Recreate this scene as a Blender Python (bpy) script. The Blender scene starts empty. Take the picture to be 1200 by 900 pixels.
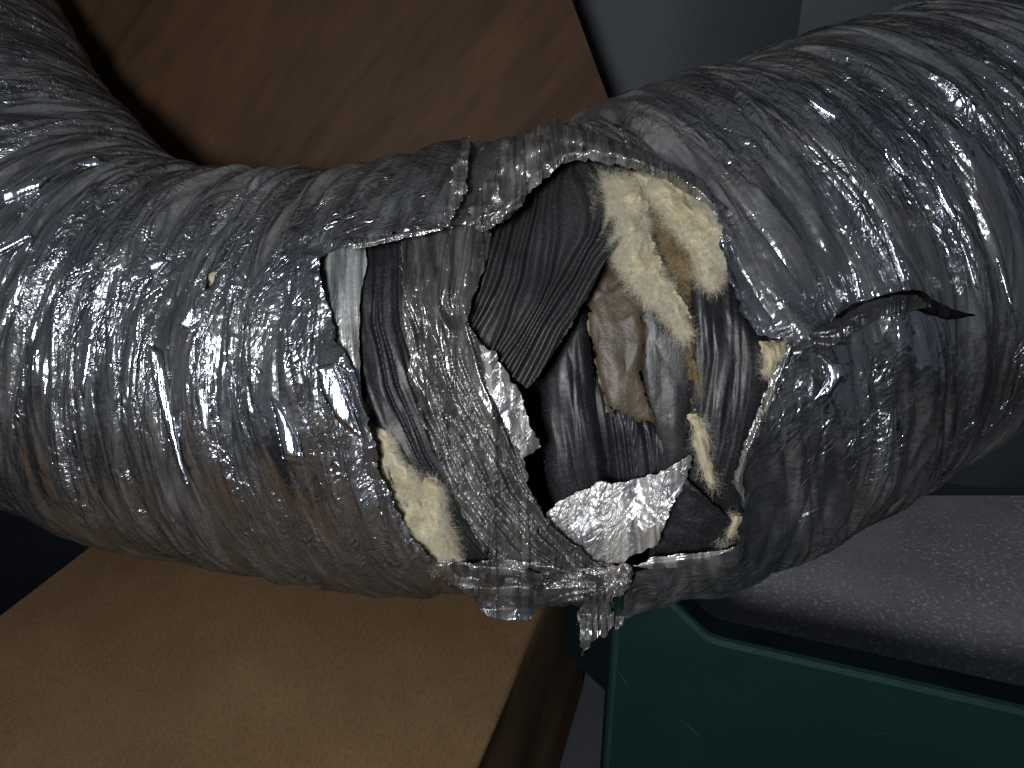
import bpy, bmesh, math, random
import numpy as np

random.seed(7)
RNG = np.random.default_rng(7)
SC = bpy.context.scene
COL = SC.collection

# ------------------------------------------------------------------ camera, world, light
CAM_H = 0.86
PITCH = math.radians(25)
FPX = 930.0                       # focal length in pixels of the 1200 px wide photograph
CP, SP = math.cos(PITCH), math.sin(PITCH)
AX = np.array([[1, 0, 0], [0, SP, CP], [0, CP, -SP]])     # rows: right, up, forward
CAMPOS = np.array([0, 0, CAM_H])

cam = bpy.data.cameras.new('camera')
cam.sensor_width = 36
cam.lens = 36 * FPX / 1200
cam.clip_start = 0.02
cam.clip_end = 50
cam_o = bpy.data.objects.new('camera', cam)
cam_o.location = CAMPOS
cam_o.rotation_euler = (math.pi / 2 - PITCH, 0, 0)
COL.objects.link(cam_o)
SC.camera = cam_o

world = bpy.data.worlds.new('World')
SC.world = world
world.use_nodes = True
world.node_tree.nodes['Background'].inputs[0].default_value = (0.72, 0.83, 1.0, 1)
world.node_tree.nodes['Background'].inputs[1].default_value = 0.09

def lamp(name, cx, cy, cz, tx, ty, tz, power, size, color):
    """small hand lamp, given in camera axes (right, up, forward)"""
    l = bpy.data.lights.new(name, 'SPOT')
    l.energy = power
    l.shadow_soft_size = size
    l.spot_size = math.radians(125)
    l.spot_blend = 1.0
    l.color = color
    o = bpy.data.objects.new(name, l)
    p = CAMPOS + np.array([cx, cy, cz]) @ AX
    t = CAMPOS + np.array([tx, ty, tz]) @ AX
    o.location = p
    from mathutils import Vector
    o.rotation_euler = Vector(t - p).to_track_quat('-Z', 'Y').to_euler()
    COL.objects.link(o)
    return o
lamp('work_lamp', -0.19, -0.04, -0.30, 0.0, 0.0, 0.72, 40.0, 0.08, (0.97, 0.985, 1.0))

SC.render.engine = 'CYCLES'
SC.cycles.use_denoising = True
SC.cycles.max_bounces = 4
SC.view_settings.view_transform = 'Standard'
SC.view_settings.look = 'None'
SC.view_settings.exposure = -0.12
SC.view_settings.gamma = 1.0
SC.view_settings.use_curve_mapping = False

# ------------------------------------------------------------------ maths helpers
def cam_world(a):
    return CAMPOS + np.asarray(a, float) @ AX
def unproj(px, py, z):
    """pixel + depth along the optical axis -> world point"""
    px, py, z = np.broadcast_arrays(np.asarray(px, float), np.asarray(py, float), np.asarray(z, float))
    return cam_world(np.stack([(px - 600) / FPX * z, (450 - py) / FPX * z, z], -1))
def raydir(px, py):
    px, py = np.broadcast_arrays(np.asarray(px, float), np.asarray(py, float))
    d = np.stack([(px - 600) / FPX, (450 - py) / FPX, np.ones_like(px)], -1)
    d /= np.linalg.norm(d, axis=-1, keepdims=True)
    return d @ AX
def project(W):
    c = (np.asarray(W) - CAMPOS) @ AX.T
    return 600 + FPX * c[..., 0] / c[..., 2], 450 - FPX * c[..., 1] / c[..., 2], c[..., 2]
def on_z(px, py, z):
    """where the sight line through a pixel meets the level z"""
    d = raydir(px, py)
    return CAMPOS + d * ((z - CAM_H) / d[..., 2])[..., None]

def hsh(i, j, seed):
    i = i.astype(np.int64); j = j.astype(np.int64)
    n = (i * 374761393 + j * 668265263 + seed * 974634777) & 0xFFFFFFFF
    n = ((n ^ (n >> 13)) * 1274126177) & 0xFFFFFFFF
    n = ((n ^ (n >> 16)) * 2246822519) & 0xFFFFFFFF
    return ((n ^ (n >> 15)) & 0xFFFF) / 65535.0
def vnoise(x, y, seed=0):
    i = np.floor(x); j = np.floor(y); fx = x - i; fy = y - j
    fx = fx * fx * (3 - 2 * fx); fy = fy * fy * (3 - 2 * fy)
    a = hsh(i, j, seed); b = hsh(i + 1, j, seed); c = hsh(i, j + 1, seed); d = hsh(i + 1, j + 1, seed)
    return (a + (b - a) * fx) * (1 - fy) + (c + (d - c) * fx) * fy
def facet(x, y, seed=0, warp=0.6):
    """crumpled-foil relief: random heights joined by flat triangles, 0..1"""
    wx = vnoise(x * .45 + 7, y * .45, seed + 11) - .5
    wy = vnoise(x * .45, y * .45 + 9, seed + 12) - .5
    x = x + warp * 2 * wx; y = y + warp * 2 * wy
    i = np.floor(x); j = np.floor(y); fx = x - i; fy = y - j
    flip = hsh(i, j, seed + 5) > .5
    a = hsh(i, j, seed); b = hsh(i + 1, j, seed); c = hsh(i, j + 1, seed); d = hsh(i + 1, j + 1, seed)
    t1 = np.where(fx + fy < 1, a + fx * (b - a) + fy * (c - a), d + (1 - fx) * (c - d) + (1 - fy) * (b - d))
    gx = 1 - fx
    t2 = np.where(gx + fy < 1, b + gx * (a - b) + fy * (d - b), c + (1 - gx) * (d - c) + (1 - fy) * (a - c))
    return np.where(flip, t1, t2)
def ridge(n):
    return 1 - np.abs(2 * n - 1)
def smooth(e0, e1, x):
    t = np.clip((x - e0) / (e1 - e0), 0, 1)
    return t * t * (3 - 2 * t)

def sdf(poly, px, py):
    """signed pixel distance to a polygon, positive inside"""
    P = np.asarray(poly, float)
    shp = px.shape
    px = px.ravel(); py = py.ravel()
    best = np.full(px.shape, 1e18); inside = np.zeros(px.shape, bool)
    for k in range(len(P)):
        ax, ay = P[k]; bx, by = P[(k + 1) % len(P)]
        ex, ey = bx - ax, by - ay
        t = np.clip(((px - ax) * ex + (py - ay) * ey) / (ex * ex + ey * ey + 1e-9), 0, 1)
        best = np.minimum(best, (px - ax - t * ex) ** 2 + (py - ay - t * ey) ** 2)
        if ay != by:
            c = ((ay > py) != (by > py)) & (px < ex * (py - ay) / ey + ax)
            inside ^= c
    d = np.sqrt(best)
    return np.where(inside, d, -d).reshape(shp)

def clip_mesh(V, T, f, extra=()):
    """keep the part of a triangle mesh where f > 0, cutting triangles along f = 0"""
    pos = f > 0
    cnt = pos[T].sum(1)
    out = [T[cnt == 3]]
    nV = len(V)
    T1 = T[cnt == 1]; T2 = T[cnt == 2]
    def rot(Tm, want):
        p = pos[Tm] == want
        k = p.argmax(1)
        r = np.arange(len(Tm))
        return Tm[r, k], Tm[r, (k + 1) % 3], Tm[r, (k + 2) % 3]
    a1, b1, c1 = rot(T1, True)
    a2, b2, c2 = rot(T2, False)
    E = np.concatenate([np.stack([a1, b1], 1), np.stack([a1, c1], 1), np.stack([a2, b2], 1), np.stack([a2, c2], 1)])
    Es = np.sort(E, 1)
    if len(Es):
        U, inv = np.unique(Es, axis=0, return_inverse=True)
        inv = inv.ravel()
        fa, fb = f[U[:, 0]], f[U[:, 1]]
        t = (fa / (fa - fb))
        t = np.clip(t, .02, .98)
        V = np.concatenate([V, V[U[:, 0]] + (V[U[:, 1]] - V[U[:, 0]]) * t[:, None]])
        ex2 = []
        for e in extra:
            ex2.append(np.concatenate([e, e[U[:, 0]] + (e[U[:, 1]] - e[U[:, 0]]) * t[:, None]]))
        extra = ex2
        n1, n2 = len(T1), len(T2)
        ab1 = inv[:n1] + nV; ac1 = inv[n1:2 * n1] + nV
        ab2 = inv[2 * n1:2 * n1 + n2] + nV; ac2 = inv[2 * n1 + n2:] + nV
        out.append(np.stack([a1, ab1, ac1], 1))
        out.append(np.stack([ab2, b2, c2], 1))
        out.append(np.stack([ab2, c2, ac2], 1))
    T = np.concatenate(out)
    used = np.unique(T)
    remap = np.full(len(V), -1); remap[used] = np.arange(len(used))
    return V[used], remap[T], [e[used] for e in extra]

def grid_tris(nu, nv):
    i, j = np.meshgrid(np.arange(nu - 1), np.arange(nv - 1), indexing='ij')
    a = (i * nv + j).ravel()
    b = a + nv; c = a + 1; d = b + 1
    alt = ((i + j) % 2 == 0).ravel()
    t1 = np.where(alt[:, None], np.stack([a, b, d], 1), np.stack([a, b, c], 1))
    t2 = np.where(alt[:, None], np.stack([a, d, c], 1), np.stack([b, d, c], 1))
    return np.concatenate([t1, t2])

def build(name, V, T, mat, parent=None, uv=None, smooth_shade=True, thick=0):
    me = bpy.data.meshes.new(name)
    V = np.asarray(V, np.float32); T = np.asarray(T, np.int32)
    n, k = T.shape
    me.vertices.add(len(V)); me.vertices.foreach_set('co', V.ravel())
    me.loops.add(n * k); me.loops.foreach_set('vertex_index', T.ravel())
    me.polygons.add(n)
    me.polygons.foreach_set('loop_start', np.arange(0, n * k, k, dtype=np.int32))
    me.polygons.foreach_set('loop_total', np.full(n, k, dtype=np.int32))
    me.polygons.foreach_set('use_smooth', np.full(n, smooth_shade))
    if uv is not None:
        l = me.uv_layers.new(name='metres')
        l.data.foreach_set('uv', np.asarray(uv, np.float32)[T.ravel()].ravel())
    me.update(calc_edges=True)
    me.validate()
    me.materials.append(mat)
    o = bpy.data.objects.new(name, me)
    COL.objects.link(o)
    if parent is not None:
        o.parent = parent
    if thick:
        m = o.modifiers.new('thickness', 'SOLIDIFY')
        m.thickness = thick
        m.offset = -1
    return o
def tag(o, label=None, cat=None, group=None, kind=None):
    if label: o['label'] = label
    if cat: o['category'] = cat
    if group: o['group'] = group
    if kind: o['kind'] = kind
    return o

# ------------------------------------------------------------------ materials
class NT:
    def __init__(self, name):
        self.m = bpy.data.materials.new(name); self.m.use_nodes = True
        self.t = self.m.node_tree; self.n = self.t.nodes
        self.b = self.n['Principled BSDF']
        self.uvn = None
    def add(self, kind, **kw):
        n = self.n.new(kind)
        for k, v in kw.items():
            if hasattr(n, k) and k not in n.inputs: setattr(n, k, v)
            else: n.inputs[k].default_value = v
        return n
    def link(self, a, b): self.t.links.new(a, b)
    def coords(self, scale=(1, 1, 1), src='UV', rot=(0, 0, 0)):
        tc = self.n.new('ShaderNodeTexCoord'); mp = self.n.new('ShaderNodeMapping')
        if any(rot):                                    # turn first, then stretch
            mp.vector_type = 'TEXTURE'; scale = tuple(1 / v for v in scale)
        mp.inputs['Scale'].default_value = scale; mp.inputs['Rotation'].default_value = rot
        self.link(tc.outputs[src], mp.inputs['Vector'])
        return mp.outputs[0]
    def noise(self, vec, scale, detail=4, rough=.55, kind='FBM', dist=0):
        n = self.n.new('ShaderNodeTexNoise'); n.noise_type = kind
        n.inputs['Scale'].default_value = scale; n.inputs['Detail'].default_value = detail
        n.inputs['Roughness'].default_value = rough; n.inputs['Distortion'].default_value = dist
        self.link(vec, n.inputs['Vector'])
        return n.outputs['Fac']
    def voro(self, vec, scale, feature='F1', rnd=1):
        n = self.n.new('ShaderNodeTexVoronoi'); n.feature = feature
        n.inputs['Scale'].default_value = scale; n.inputs['Randomness'].default_value = rnd
        self.link(vec, n.inputs['Vector'])
        return n.outputs['Distance']
    def ramp(self, fac, stops):
        r = self.n.new('ShaderNodeValToRGB')
        while len(r.color_ramp.elements) < len(stops): r.color_ramp.elements.new(.5)
        for e, (p, c) in zip(r.color_ramp.elements, stops):
            e.position = p
            e.color = (c, c, c, 1) if not isinstance(c, tuple) else (*c, 1)
        self.link(fac, r.inputs[0])
        return r.outputs[0]
    def math(self, op, a, b):
        m = self.n.new('ShaderNodeMath'); m.operation = op
        for k, v in enumerate((a, b)):
            if isinstance(v, (int, float)): m.inputs[k].default_value = v
            else: self.link(v, m.inputs[k])
        return m.outputs[0]
    def mix(self, fac, a, b):
        m = self.n.new('ShaderNodeMix'); m.data_type = 'RGBA'
        for k, v in ((0, fac), (6, a), (7, b)):
            if isinstance(v, (int, float)): m.inputs[k].default_value = v
            elif isinstance(v, tuple): m.inputs[k].default_value = (*v, 1)
            else: self.link(v, m.inputs[k])
        return m.outputs[2]
    def bump(self, h, dist, strength=1, prev=None):
        b = self.n.new('ShaderNodeBump'); b.inputs['Distance'].default_value = dist
        b.inputs['Strength'].default_value = strength
        self.link(h, b.inputs['Height'])
        if prev is not None: self.link(prev, b.inputs['Normal'])
        return b.outputs[0]
    def set(self, **kw):
        for k, v in kw.items():
            k = k.replace('_', ' ')
            if isinstance(v, (int, float)): self.b.inputs[k].default_value = v
            elif isinstance(v, tuple): self.b.inputs[k].default_value = (*v, 1)
            else: self.link(v, self.b.inputs[k])
        return self.m

def foil_mat(name, metal=(.55, .58, .63), dust=(.088, .089, .093), lo=.44, hi=.58, dmin=.18, dmax=.82, rough=(.17, .36), crinkle=1.0, fold=1.0, cells=300, settle=0.0):
    t = NT(name)
    uv = t.coords((1, 1, 1))
    st = t.coords((1, .25, 1))
    n1 = t.noise(st, 34, 6, .65)
    n2 = t.noise(uv, 210, 5, .7)
    n3 = t.noise(uv, 7, 3, .5)
    cov = t.math('ADD', t.math('MULTIPLY', n1, .4), t.math('ADD', t.math('MULTIPLY', n2, .35), t.math('MULTIPLY', n3, .25)))
    if settle:                                                     # dust settles on the crown of the duct
        sep = t.n.new('ShaderNodeSeparateXYZ'); t.link(uv, sep.inputs[0])
        cov = t.math('ADD', cov, t.ramp(t.math('MULTIPLY', sep.outputs[1], -1.0), [(.08, 0.0), (.24, settle)]))
        cov = t.math('ADD', cov, t.ramp(sep.outputs[1], [(.06, 0.0), (.22, settle * .3)]))  # underside coat added to dull the box's brown reflection
    dustf = t.ramp(cov, [(lo, dmin), (hi, dmax)])
    tint = t.noise(uv, 17, 3)
    dcol = t.mix(t.ramp(tint, [(.45, 0.0), (.7, .8)]), dust, tuple(a * b for a, b in zip(dust, (1.3, 1.15, .95))))
    if settle:
        dcol = t.mix(t.ramp(t.math('MULTIPLY', sep.outputs[1], -1.0), [(.04, 0.0), (.22, .85)]), dcol, (.21, .208, .205))
    rg = t.ramp(t.noise(uv, 60, 4), [(.3, rough[0]), (.7, rough[1])])
    shard = t.ramp(t.noise(st, 22, 3, .5), [(.46, 1.0), (.55, .06)])      # some patches stay taut and glossy
    rg = t.math('MULTIPLY', rg, t.math('ADD', .5, t.math('MULTIPLY', shard, .5)))
    # sharp creases: narrow V folds along the level lines of stretched noise
    def creases(scale, stretch, rot, width, dist=.6, detail=2):
        n = t.noise(t.coords((1, stretch, 1), 'UV', (0, 0, rot)), scale, detail, .5, dist=dist)
        a = t.math('ABSOLUTE', t.math('SUBTRACT', n, .5), 0)
        return t.math('MINIMUM', t.math('MULTIPLY', a, 1.0 / width), 1.0)
    def tilt(vec, scale, amt, prev):
        v = t.n.new('ShaderNodeTexVoronoi'); v.inputs['Scale'].default_value = scale
        t.link(vec, v.inputs['Vector'])
        a = t.n.new('ShaderNodeVectorMath'); a.operation = 'SUBTRACT'
        t.link(v.outputs['Color'], a.inputs[0]); a.inputs[1].default_value = (.5, .5, .5)
        m = t.n.new('ShaderNodeVectorMath'); m.operation = 'MULTIPLY_ADD'
        t.link(a.outputs[0], m.inputs[0]); m.inputs[1].default_value = (amt, amt, amt)
        t.link(prev, m.inputs[2])
        nn = t.n.new('ShaderNodeVectorMath'); nn.operation = 'NORMALIZE'
        t.link(m.outputs[0], nn.inputs[0])
        return nn.outputs[0]
    def warped(vec, scale, amt):
        n = t.n.new('ShaderNodeTexNoise'); n.inputs['Scale'].default_value = scale; n.inputs['Detail'].default_value = 3
        t.link(vec, n.inputs['Vector'])
        m = t.n.new('ShaderNodeVectorMath'); m.operation = 'MULTIPLY_ADD'
        t.link(n.outputs['Color'], m.inputs[0]); m.inputs[1].default_value = (amt, amt, 0)
        t.link(vec, m.inputs[2])
        return m.outputs[0]
    c1 = creases(24, .10, .10, .09)
    c2 = creases(52, .09, -.07, .11)
    c3 = creases(115, .10, .05, .15)
    c4 = creases(210, .16, -.12, .2)
    c5 = creases(120, .45, .5, .13, 1.0, 3)
    lines = t.math('MULTIPLY', t.math('MULTIPLY', c1, c2), t.math('ADD', .35, t.math('MULTIPLY', c3, .65)))   # darker along the folds
    dcol = t.mix(t.ramp(lines, [(.05, .75), (.5, 0.0)]), dcol, (.02, .02, .021))
    patchy = t.math('MULTIPLY', shard, t.ramp(t.noise(uv, 40, 3, .6), [(.42, .35), (.58, 1.0)]))
    b = t.bump(c1, .0012 * fold, 1)
    b = t.bump(c2, .0011 * fold, 1, b)
    b = t.bump(t.math('MULTIPLY', c3, t.math('ADD', .25, t.math('MULTIPLY', shard, .75))), .00075 * fold, 1, b)
    b = t.bump(t.math('MULTIPLY', c4, shard), .0002 * fold, 1, b)
    b = t.bump(t.math('MULTIPLY', c5, patchy), .0012 * crinkle, 1, b)
    b = tilt(warped(st, 30, .02), 42, .30 * fold, b)
    b = tilt(warped(uv, 140, .008), cells, .16 * crinkle, b)
    d = t.n.new('ShaderNodeBsdfPrincipled')
    t.link(dcol, d.inputs['Base Color']); d.inputs['Roughness'].default_value = .5
    t.link(b, d.inputs['Normal'])
    ms = t.n.new('ShaderNodeMixShader')
    t.link(dustf, ms.inputs[0]); t.link(t.b.outputs[0], ms.inputs[1]); t.link(d.outputs[0], ms.inputs[2])
    t.link(ms.outputs[0], t.n['Material Output'].inputs['Surface'])
    return t.set(Base_Color=metal, Metallic=1.0, Roughness=rg, Normal=b)

M = {}
M['foil'] = foil_mat('crinkled_foil', settle=.12)
M['foil_dull'] = foil_mat('dusty_foil', metal=(.5, .5, .51), dust=(.08, .078, .075), lo=.36, hi=.58, dmin=.45, dmax=.92, rough=(.28, .45))
M['foil_bright'] = foil_mat('clean_inner_foil', metal=(.82, .83, .85), dust=(.38, .37, .36), lo=.35, hi=.7, dmin=.4, dmax=.8, rough=(.4, .55), crinkle=.8, fold=.15, cells=420)
M['foil_clear'] = foil_mat('glossy_film', metal=(.8, .83, .85), dust=(.42, .44, .44), lo=.35, hi=.75, dmin=.3, dmax=.7, rough=(.3, .4), crinkle=.2, fold=.4)
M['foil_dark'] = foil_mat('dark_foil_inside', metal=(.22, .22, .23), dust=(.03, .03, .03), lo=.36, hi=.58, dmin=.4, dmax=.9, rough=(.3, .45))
M['foil_glint'] = foil_mat('glint_foil', metal=(.72, .74, .8), dust=(.2, .2, .21), lo=.5, hi=.8, dmin=.02, dmax=.5, rough=(.16, .26), crinkle=.22, fold=.28)
M['foil_crest'] = foil_mat('crumpled_pale_foil', metal=(.6, .6, .61), dust=(.2, .197, .19), lo=.38, hi=.6, dmin=.3, dmax=.8, rough=(.2, .36))

def plastic_black(name, base=(.007, .0075, .009), dust=(.09, .095, .105), amount=.5, rough=.38):
    t = NT(name)
    uv = t.coords()
    st = t.coords((1, .2, 1))
    s = t.noise(uv, 420, 4, .7)
    l = t.noise(uv, 22, 4, .6)
    f = t.math('MULTIPLY', t.ramp(s, [(.5, 0.0), (.72, 1.0)]), t.ramp(l, [(.35, .15), (.7, 1.0)]))
    f = t.math('ADD', t.math('MULTIPLY', f, amount), t.math('MULTIPLY', l, .07))
    b = t.bump(t.noise(st, 300, 4, .6), .0003, 1)
    b = t.bump(t.noise(uv, 60, 3, .5), .0010, 1, b)
    return t.set(Base_Color=t.mix(f, base, dust), Roughness=t.ramp(l, [(.3, rough - .08), (.7, rough + .15)]), Normal=b)
M['liner'] = plastic_black('black_liner_plastic', amount=.6, rough=.48)
M['liner_dusty'] = plastic_black('dusty_liner_plastic', (.017, .0175, .019), (.10, .103, .11), .6, .44)

def simple_noise(name, c1, c2, scale, rough=.7, bump_s=200, bump_d=.0005, src='UV', detail=5, stretch=(1, 1, 1), spec=.5, rot=(0, 0, 0)):
    t = NT(name)
    v = t.coords(stretch, src, rot)
    v0 = t.coords((1, 1, 1), src)
    n = t.noise(v, scale, detail, .6)
    fine = t.noise(v0, bump_s, 4, .65)
    c = t.mix(t.ramp(n, [(.3, 0.0), (.7, 1.0)]), c1, c2)
    c = t.mix(t.math('MULTIPLY', t.ramp(fine, [(.35, 1.0), (.6, 0.0)]), .28), c, tuple(x * .5 for x in c1))
    t.b.inputs['Specular IOR Level'].default_value = spec
    return t.set(Base_Color=c, Roughness=rough, Normal=t.bump(fine, bump_d))
M['wool'] = simple_noise('cream_fibre_wool', (.36, .295, .165), (.60, .54, .39), 60, .95, 600, .0012, spec=.1)
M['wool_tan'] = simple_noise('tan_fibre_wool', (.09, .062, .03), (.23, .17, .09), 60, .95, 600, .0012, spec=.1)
M['film_brown'] = simple_noise('brown_film', (.026, .018, .008), (.075, .052, .026), 26, .5, 90, .0008)

def strand_mat(name, c):
    t = NT(name)
    v = t.coords((1, 1, 1), 'Object')
    n = t.ramp(t.noise(v, 330, 2), [(.3, 0.0), (.7, 1.0)])
    return t.set(Base_Color=t.mix(n, tuple(x * .62 for x in c), tuple(min(1, x * 1.2) for x in c)), Roughness=.6)
M['strand'] = strand_mat('cream_fibre', (.68, .62, .47))
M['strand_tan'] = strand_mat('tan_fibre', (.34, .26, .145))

# ------------------------------------------------------------------ floor, wall
def quad(name, pts, mat, parent=None):
    return build(name, np.array(pts), np.array([[0, 1, 2, 3]]), mat, parent, smooth_shade=False)

def grey_floor():
    t = NT('grey_floor_paint')
    v = t.coords((1, 1, 1), 'Object')
    n = t.noise(v, 6, 5, .6)
    specks = t.noise(v, 130, 6, .75)
    where = t.noise(v, 5, 3, .6)
    fine = t.noise(v, 500, 3, .6)
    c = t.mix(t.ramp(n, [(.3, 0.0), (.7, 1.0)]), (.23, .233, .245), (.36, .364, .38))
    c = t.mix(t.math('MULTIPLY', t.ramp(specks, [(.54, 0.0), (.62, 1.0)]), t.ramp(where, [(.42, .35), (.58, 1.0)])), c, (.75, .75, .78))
    return t.set(Base_Color=c, Roughness=.75, Normal=t.bump(fine, .0006, 1, t.bump(specks, .0012)))
M['floor'] = grey_floor()
M['wall'] = simple_noise('grey_wall_paint', (.038, .045, .054), (.058, .068, .080), 3.5, .6, 260, .0006, 'Object')
M['floor_dark'] = simple_noise('dark_blue_grey_floor', (.040, .043, .055), (.062, .066, .080), 6, .7, 300, .0004, 'Object')  # whole floor darkened to dim the gap between box and bin
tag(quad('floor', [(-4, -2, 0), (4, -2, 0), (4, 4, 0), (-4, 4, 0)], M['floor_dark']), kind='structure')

def box_mesh(name, lo, hi, mat, parent=None, bevel=0.0):
    bm = bmesh.new()
    bmesh.ops.create_cube(bm, size=1)
    for v in bm.verts:
        v.co = [lo[k] + (v.co[k] + .5) * (hi[k] - lo[k]) for k in range(3)]
    if bevel:
        bmesh.ops.bevel(bm, geom=bm.edges[:], offset=bevel, segments=3, affect='EDGES', profile=.5)
    me = bpy.data.meshes.new(name); bm.to_mesh(me); bm.free()
    me.materials.append(mat)
    o = bpy.data.objects.new(name, me); COL.objects.link(o)
    if parent is not None: o.parent = parent
    return o
WALL_Y = 1.36
wall = bpy.data.objects.new('wall', None); COL.objects.link(wall); tag(wall, kind='structure')
def bulging_panel(x0, x1, y, depth):
    x = np.linspace(x0, x1, 60); z = np.linspace(0, 2.4, 30)
    X, Z = np.meshgrid(x, z, indexing='ij')
    k = (X - x0) / (x1 - x0)
    Y = y - depth * np.sin(math.pi * k) + .006 * (vnoise(X * 9, Z * 5, 15) - .5)
    V = np.stack([X, Y, Z], -1).reshape(-1, 3)
    return build('panel', V, grid_tris(60, 30), M['wall'], wall)
sx = 0.458
for k in range(-6, 6):
    bulging_panel(sx + .36 * k, sx + .36 * (k + 1), WALL_Y + .03, .035)
box_mesh('backing', (-3, WALL_Y + .045, 0), (3, WALL_Y + .07, 2.4), M['wall'], wall)

# ------------------------------------------------------------------ plywood sheet leaning on the wall
M['ply'] = None
def ply_mat():
    t = NT('reddish_plywood')
    v = t.coords((1, .16, 1), 'UV', (0, 0, math.radians(-62)))
    v0 = t.coords((1, 1, 1), 'UV')
    n = t.noise(v, 9, 6, .6, dist=.8)
    n2 = t.noise(v, 55, 5, .6)
    n3 = t.noise(v0, 4, 3, .5)
    sp = t.noise(v0, 75, 4, .7)
    c = t.mix(t.ramp(n, [(.3, 0.0), (.72, 1.0)]), (.024, .010, .0035), (.100, .046, .017))
    c = t.mix(t.math('MULTIPLY', t.ramp(n2, [(.46, 0.0), (.68, 1.0)]), .6), c, (.022, .011, .006))
    c = t.mix(t.math('MULTIPLY', t.ramp(n3, [(.35, 0.0), (.65, 1.0)]), .4), c, (.070, .030, .012))
    c = t.mix(t.ramp(sp, [(.72, 0.0), (.78, .5)]), c, (.30, .20, .13))
    return t.set(Base_Color=c, Roughness=.6, Specular_IOR_Level=.2, Normal=t.bump(n2, .0008))
M['ply'] = ply_mat()
M['ply_edge'] = simple_noise('dark_ply_edge', (.02, .014, .010), (.035, .024, .016), 40, .8, 300, .0005, 'Object')
# the sheet's plane leans back; its upright edge is the one the photograph shows
pl0 = np.array([0, 0.96, 0.0]); pln = np.array([0, -math.cos(math.radians(11)), math.sin(math.radians(11))])
def on_ply(px, py):
    d = raydir(px, py)
    return CAMPOS + d * (((pl0 - CAMPOS) @ pln) / (d @ pln))
e_top, e_low = on_ply(667.0, -8.0), on_ply(712.0, 114.0)
ed = (e_low - e_top); ed /= np.linalg.norm(ed)
left = np.cross(ed, pln); left /= np.linalg.norm(left)
if left[0] > 0: left = -left
bot = e_low + ed * ((e_low[2] - .30) / -ed[2])
topc = e_top - ed * 1.15
far_top = topc + left * 1.9
k = (bot[2] - .003) / -left[2]
heel = bot + left * k                                  # where the lower edge reaches the floor
toe = far_top + ed * ((far_top[2] - .003) / -ed[2])
c5 = [topc, bot, heel, toe, far_top]
nb = -pln * .018
Vp = np.array(c5 + [c + nb for c in c5])
Vp[:, 2] = np.maximum(Vp[:, 2], .002)
ply = bpy.data.objects.new('plywood_sheet', None); COL.objects.link(ply)
tag(ply, 'reddish brown plywood sheet standing behind the duct in front of the grey wall', 'plywood')
uvp = np.array([((c - topc) @ left, (c - topc) @ ed) for c in c5])
build('face', Vp[:5], np.array([[0, 1, 2, 3, 4]]), M['ply'], ply, uv=uvp, smooth_shade=False)
build('edge_band', Vp, np.array([[0, 5, 6, 1], [1, 6, 7, 2], [2, 7, 8, 3], [3, 8, 9, 4], [4, 9, 5, 0]]), M['ply_edge'], ply, smooth_shade=False)

# ------------------------------------------------------------------ brown cardboard box under the duct
def card_mat():
    t = NT('brown_cardboard')
    v = t.coords(); st = t.coords((1, .35, 1), 'UV', (0, 0, .5))
    big = t.noise(v, 5, 4, .55); mid = t.noise(st, 40, 4, .6); fib = t.noise(st, 420, 4, .75); spk = t.noise(v, 560, 3, .7)
    c = t.mix(t.ramp(big, [(.3, 0.0), (.7, 1.0)]), (.100, .058, .026), (.150, .092, .045))
    c = t.mix(t.math('MULTIPLY', t.ramp(mid, [(.45, 0.0), (.75, 1.0)]), .35), c, (.085, .046, .020))
    c = t.mix(t.math('MULTIPLY', t.ramp(fib, [(.48, 0.0), (.62, 1.0)]), .38), c, (.05, .028, .013))
    c = t.mix(t.math('MULTIPLY', t.ramp(spk, [(.56, 0.0), (.66, 1.0)]), .35), c, (.22, .15, .085))
    t.b.inputs['Specular IOR Level'].default_value = .2
    return t.set(Base_Color=c, Roughness=.85, Normal=t.bump(fib, .00025, 1, t.bump(mid, .0006)))
M['card'] = card_mat()
BOX_Z = 0.335
a_far, a_near = on_z(630.0, 728.0, BOX_Z), on_z(560.0, 900.0, BOX_Z)
bd = a_near - a_far; bd /= np.linalg.norm(bd)                      # along the right edge, towards the viewer
bl = np.array([bd[1], -bd[0], 0.0])
if bl[0] > 0: bl = -bl                                             # to the left
l1 = on_z(110.0, 637.0, BOX_Z)
bw = (l1 - a_far) @ bl
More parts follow.
